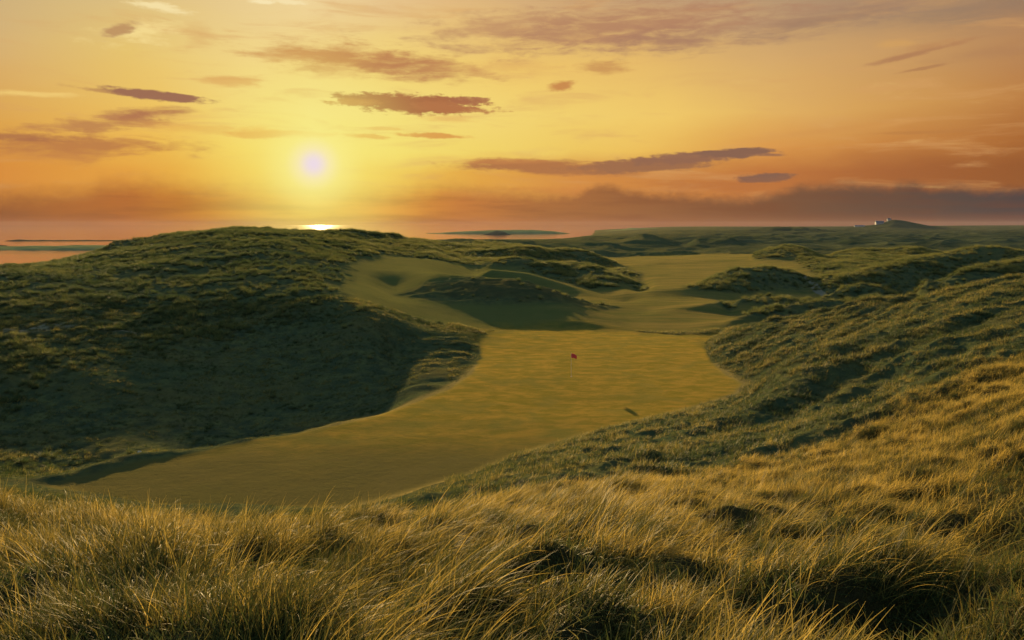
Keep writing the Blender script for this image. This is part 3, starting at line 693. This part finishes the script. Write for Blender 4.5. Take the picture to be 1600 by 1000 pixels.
# and the same unseen blue fill away from the sunset
c = g.mix(g.mr(g.math('ABSOLUTE', AZ), 42, 100), c, g.mix(.6, nys.outputs[0], (.085, .155, .24, 1)))

N1 = g.math('SUBTRACT', g.noise(g.scalev(AEv, .30, 1.5, 1), 1.0, 8, .62, .35), .5)
N2 = g.math('SUBTRACT', g.noise(g.scalev(AEv, .9, 2.2, 1), 1.4, 8, .65, .2), .5)
N3 = g.math('SUBTRACT', g.noise(g.scalev(AEv, .12, .9, 1), 1.0, 6, .6, .6), .5)
def cloud(cx, cy, rx, ry, rot, op, colr, soft=.9, k1=1.4, k2=.6, k3=0.0):
    global c
    A0, E0 = ae(cx, cy); s = math.degrees(1 / F) * math.cos(math.radians(A0)) ** 1.2
    mp = g.n('ShaderNodeMapping', vector_type='TEXTURE'); g.set(mp.inputs[0], AEv)
    mp.inputs['Location'].default_value = (A0, E0, 0); mp.inputs['Rotation'].default_value = (0, 0, math.radians(rot)); mp.inputs['Scale'].default_value = (rx * s, ry * s, 1)
    ln = g.n('ShaderNodeVectorMath', operation='LENGTH'); g.set(ln.inputs[0], mp.outputs[0])
    v = g.math('MULTIPLY_ADD', N1, k1 * 1.6, g.math('MULTIPLY_ADD', N2, k2 * 1.9, g.math('MULTIPLY_ADD', ln.outputs['Value'], -1.0, 1.0)))
    f = g.mr(v, -.06, soft * .85, 0.0, min(1.0, op * 1.12))
    c = g.mix(f, c, sky(*colr))
def mad(*a): return g.math('MULTIPLY_ADD', *a)
# general streaks
c = g.mix(g.mr(N3, .0, .2, 0, .42), c, sky(214, 160, 100))
c = g.mix(g.mr(g.math('ADD', N1, N3), .12, .45, 0, .25), c, sky(245, 214, 130))
CL = [
 (1180,40,380,34,4,.55,(172,134,106),1.2,1.6,.3),(930,44,340,44,3,.75,(178,128,98),1.2,1.5,.3),(1050,64,130,22,0,.6,(166,122,98),1.2,1.0,.3),
 (1280,34,170,20,7,.45,(150,118,98),1.2,1.2,.2),(1500,20,190,26,0,.4,(140,118,102),1.3,1.2,.2),
 (760,40,110,18,6,.45,(204,158,108),1.2,1.2,.3),
 (540,92,185,30,-2,.85,(200,142,86),1.1,1.3,.3),(660,106,130,26,-3,.75,(186,126,84),1.1,1.2,.3),(780,106,130,18,2,.35,(214,160,98),1.1,1.2,.3),
 (445,88,80,16,3,.35,(214,160,96),1.0,1.2,.4),
 (368,127,58,12,0,.6,(218,160,90),1.0,1.3,.4),(312,55,32,24,-20,.45,(216,168,104),1.2,1.2,.4),
 (215,52,72,22,12,.75,(246,220,146),1.1,1.6,.7),(184,48,36,13,28,.85,(190,146,98),.9,1.4,.8),
 (255,12,68,9,-6,.8,(247,226,168),1.0,1.7,.7),(410,3,24,4,0,.9,(248,228,176),1.0,1.0,.8),(452,3,30,4,0,.7,(248,228,176),1.0,1.4,.9),
 
 (75,147,120,6,3,.65,(242,206,120),1.0,1.5,.6),(165,143,70,5,-4,.6,(176,124,84),.8,1.4,.6),(245,149,88,9,-3,.95,(158,110,84),.5,.9,.6),
 (225,178,85,14,8,.8,(172,110,80),1.1,1.3,.3),(150,196,140,15,5,.7,(182,122,80),1.0,1.5,.4),(110,228,210,25,2,.8,(186,122,72),1.1,1.4,.3),(30,214,110,9,2,.6,(166,106,74),1.0,1.4,.4),
 (290,200,110,10,0,.35,(220,158,82),1.0,1.5,.3),(60,246,120,12,0,.4,(206,140,72),1.0,1.4,.3),
 (420,210,78,9,4,.8,(226,162,78),.7,1.1,.4),(470,208,120,7,-3,.6,(232,172,84),.9,1.3,.4),(566,213,50,5,-2,.75,(224,160,78),.7,1.3,.6),
 (600,201,40,4,0,.4,(226,166,84),.8,1.3,.6),(672,212,60,5,-2,.8,(218,152,76),.7,1.3,.6),
 (640,162,128,17,-2,1.0,(172,110,70),.45,.85,.75),(560,160,60,6,0,.7,(196,132,76),.7,1.2,.8),(735,158,34,7,0,.8,(170,108,74),.5,1.0,.9),(700,168,80,9,-3,.7,(182,118,74),.6,1.2,.8),
 (700,186,60,8,0,.35,(232,180,96),1.0,1.3,.6),
 (940,106,52,13,0,.7,(198,142,86),1.0,1.2,.4),(880,134,28,9,6,.85,(200,136,78),.7,.9,.6),
 (1430,84,100,6,10,.85,(178,128,88),.8,.8,.4),(1455,72,60,9,6,.55,(186,134,88),1.0,1.0,.4),(1400,68,40,9,0,.5,(214,162,94),1.1,1.2,.4),(1442,107,50,3.5,7,.7,(176,126,84),.8,.8,.4),
 (1560,80,130,14,4,.35,(170,124,88),1.2,1.0,.3),
 (1320,202,130,7,4,.55,(208,148,80),.9,1.3,.4),(1210,215,110,8,3,.4,(216,156,84),1.1,1.3,.4),(1440,207,110,4,-1,.5,(184,124,68),.9,1.2,.4),
 (870,262,185,14,-2,.9,(178,118,72),.6,1.0,.3),(780,252,100,6,0,.55,(198,132,76),.8,1.2,.4),(1010,258,140,13,2,.9,(160,110,76),.5,.9,.5),(1080,247,110,10,3,.85,(148,104,80),.5,.9,.7),(1150,239,66,8,2,.95,(138,100,80),.4,.8,.5),(1195,242,32,3,-2,.7,(150,106,80),.7,.9,.5),
 (1190,279,52,8,2,1.0,(136,98,78),.4,.9,.6),
 (1130,290,160,16,0,.35,(176,106,60),1.0,1.2,.3),(880,298,110,8,-3,.4,(200,128,66),.9,1.3,.5),
]
for k in CL: cloud(*k)
# low cloud bank on the horizon, its ragged top
tp = g.n('ShaderNodeValToRGB'); g.set(tp.inputs[0], ramp_in)
prof = [(-300,290),(0,289),(60,287),(130,284),(160,272),(230,271),(300,276),(400,277),(480,279),(600,283),(700,281),(800,292),(860,300),(905,300),(925,287),(950,284),(975,292),(1010,297),(1060,300),(1120,303),(1170,304),(1210,296),(1250,284),(1330,282),(1390,287),(1400,283),(1430,279),(1455,290),(1490,284),(1530,292),(1600,289),(1900,285)]
e = tp.color_ramp.elements
st = [((ae(px, 300)[0] + 50) / 100, ae(px, py)[1] / 10) for px, py in prof]
e[0].position = st[0][0]; e[0].color = (st[0][1],) * 3 + (1,); e[1].position = st[-1][0]; e[1].color = (st[-1][1],) * 3 + (1,)
for p_, v_ in st[1:-1]: k = e.new(p_); k.color = (v_,) * 3 + (1,)
top = g.math('MULTIPLY', tp.outputs[0], 10.0)
rag = g.math('SUBTRACT', g.noise(g.scalev(AEv, .8, 1.2, 1), 1.6, 9, .62, .3), .5)
dlt = g.math('SUBTRACT', mad(rag, .8, top), EL)
softl = g.n('ShaderNodeValToRGB'); g.set(softl.inputs[0], ramp_in); e = softl.color_ramp.elements
sl = [(0, 1.5), (300, 1.6), (420, 1.7), (490, 1.9), (620, 1.7), (820, 1.1), (920, .5), (1000, .7), (1200, .8), (1600, .7)]
e[0].position = (ae(0, 300)[0] + 50) / 100; e[0].color = (1.5, 1.5, 1.5, 1); e[1].position = (ae(1600, 300)[0] + 50) / 100; e[1].color = (.7, .7, .7, 1)
for px, v_ in sl[1:-1]: k = e.new((ae(px, 300)[0] + 50) / 100); k.color = (v_, v_, v_, 1)
bankm = g.mr(g.math('DIVIDE', dlt, softl.outputs[0]), -.25, 1.1)
bankc = az_ramp(rows[0][1])
bankc = g.mix(g.mr(g.noise(g.scalev(AEv, .10, 1.1, 1), 1.3, 6, .6), .4, .66, 0, .38), bankc, sky(120, 70, 46))
bankc = g.mix(g.mr(EL, .9, 0.0, 0, .35), bankc, sky(160, 92, 62))
c = g.mix(g.math('MULTIPLY', bankm, .96), c, bankc)
# glow round the sun and its washed-out disc
sa, se = [math.radians(v) for v in ae(490, 256)]
sdv = (math.sin(sa) * math.cos(se), math.cos(sa) * math.cos(se), math.sin(se))
dt = g.n('ShaderNodeVectorMath', operation='DOT_PRODUCT'); g.set(dt.inputs[0], dirv); dt.inputs[1].default_value = sdv
ang = g.math('MULTIPLY', g.math('ARCCOSINE', g.math('MINIMUM', dt.outputs['Value'], .9999999)), 57.29578)
c = g.mix(g.mr(ang, 9.5, .8, 0, .6), c, sky(248, 232, 122))
c = g.mix(g.mr(ang, 4.0, .5, 0, .92), c, sky(249, 238, 142))
c = g.mix(g.mr(ang, 2.1, .4, 0, .9), c, sky(248, 232, 188))
c = g.mix(g.mr(ang, 1.15, .1, 0, 1), c, sky(238, 220, 228))
# below the horizon
c = g.mix(g.mr(EL, -.05, -2.5), c, (.02, .018, .012, 1))
bg = g.n('ShaderNodeBackground', ins={'Color': c, 'Strength': 1.0})
o = g.n('ShaderNodeOutputWorld'); nt.links.new(bg.outputs[0], o.inputs[0])
w.cycles.sampling_method = 'MANUAL'; w.cycles.sample_map_resolution = 512

# ------------------------------------------------------------------ sun and camera
sd_ = bpy.data.lights.new('sun', 'SUN'); sd_.energy = 5.0; sd_.angle = math.radians(.6); sd_.color = (1.0, .68, .30)
so = bpy.data.objects.new('sun', sd_); col.objects.link(so)
from mathutils import Vector
dv = Vector((math.sin(SUN_AZ) * math.cos(SUN_EL), math.cos(SUN_AZ) * math.cos(SUN_EL), math.sin(SUN_EL)))
so.rotation_euler = (-dv).to_track_quat('-Z', 'Y').to_euler(); so.location = dv * 200

cd = bpy.data.cameras.new('camera'); cam = bpy.data.objects.new('camera', cd); col.objects.link(cam)
cd.sensor_width = 36; cd.lens = F / 1600 * 36; cd.shift_y = -(500 - HZ) / 1600; cd.clip_start = .05; cd.clip_end = 90000
# evening air
V = [(sx, sy, sz) for sz in (SEA - 1, 22) for sx, sy in ((-7000, -60), (7000, -60), (7000, 7000), (-7000, 7000))]
me = bpy.data.meshes.new('haze'); me.from_pydata(V, [], [(3,2,1,0),(4,5,6,7),(0,1,5,4),(1,2,6,5),(2,3,7,6),(3,0,4,7)]); me.update()
mh = bpy.data.materials.new('haze'); mh.use_nodes = True; hn = mh.node_tree; hn.nodes.clear()
vp = hn.nodes.new('ShaderNodeVolumePrincipled'); vp.inputs['Color'].default_value = (.78, .80, .82, 1); vp.inputs['Density'].default_value = .000012; vp.inputs['Anisotropy'].default_value = .0
ho = hn.nodes.new('ShaderNodeOutputMaterial'); hn.links.new(vp.outputs[0], ho.inputs['Volume']); me.materials.append(mh)
link(bpy.data.objects.new('haze', me), 'stuff')
sc.cycles.volume_bounces = 0
cam.location = (0, 0, 0); cam.rotation_euler = (math.pi / 2, 0, 0)
sc.camera = cam
sc.view_settings.view_transform = 'Standard'; sc.view_settings.look = 'None'; sc.view_settings.exposure = EXPO; sc.view_settings.gamma = 1
sc.render.resolution_x = 1024; sc.render.resolution_y = 640
sc.cycles.max_bounces = 5; sc.cycles.diffuse_bounces = 2; sc.cycles.glossy_bounces = 2; sc.cycles.transmission_bounces = 3
sc.cycles.use_denoising = True; sc.cycles.use_adaptive_sampling = True; sc.cycles.adaptive_threshold = .02
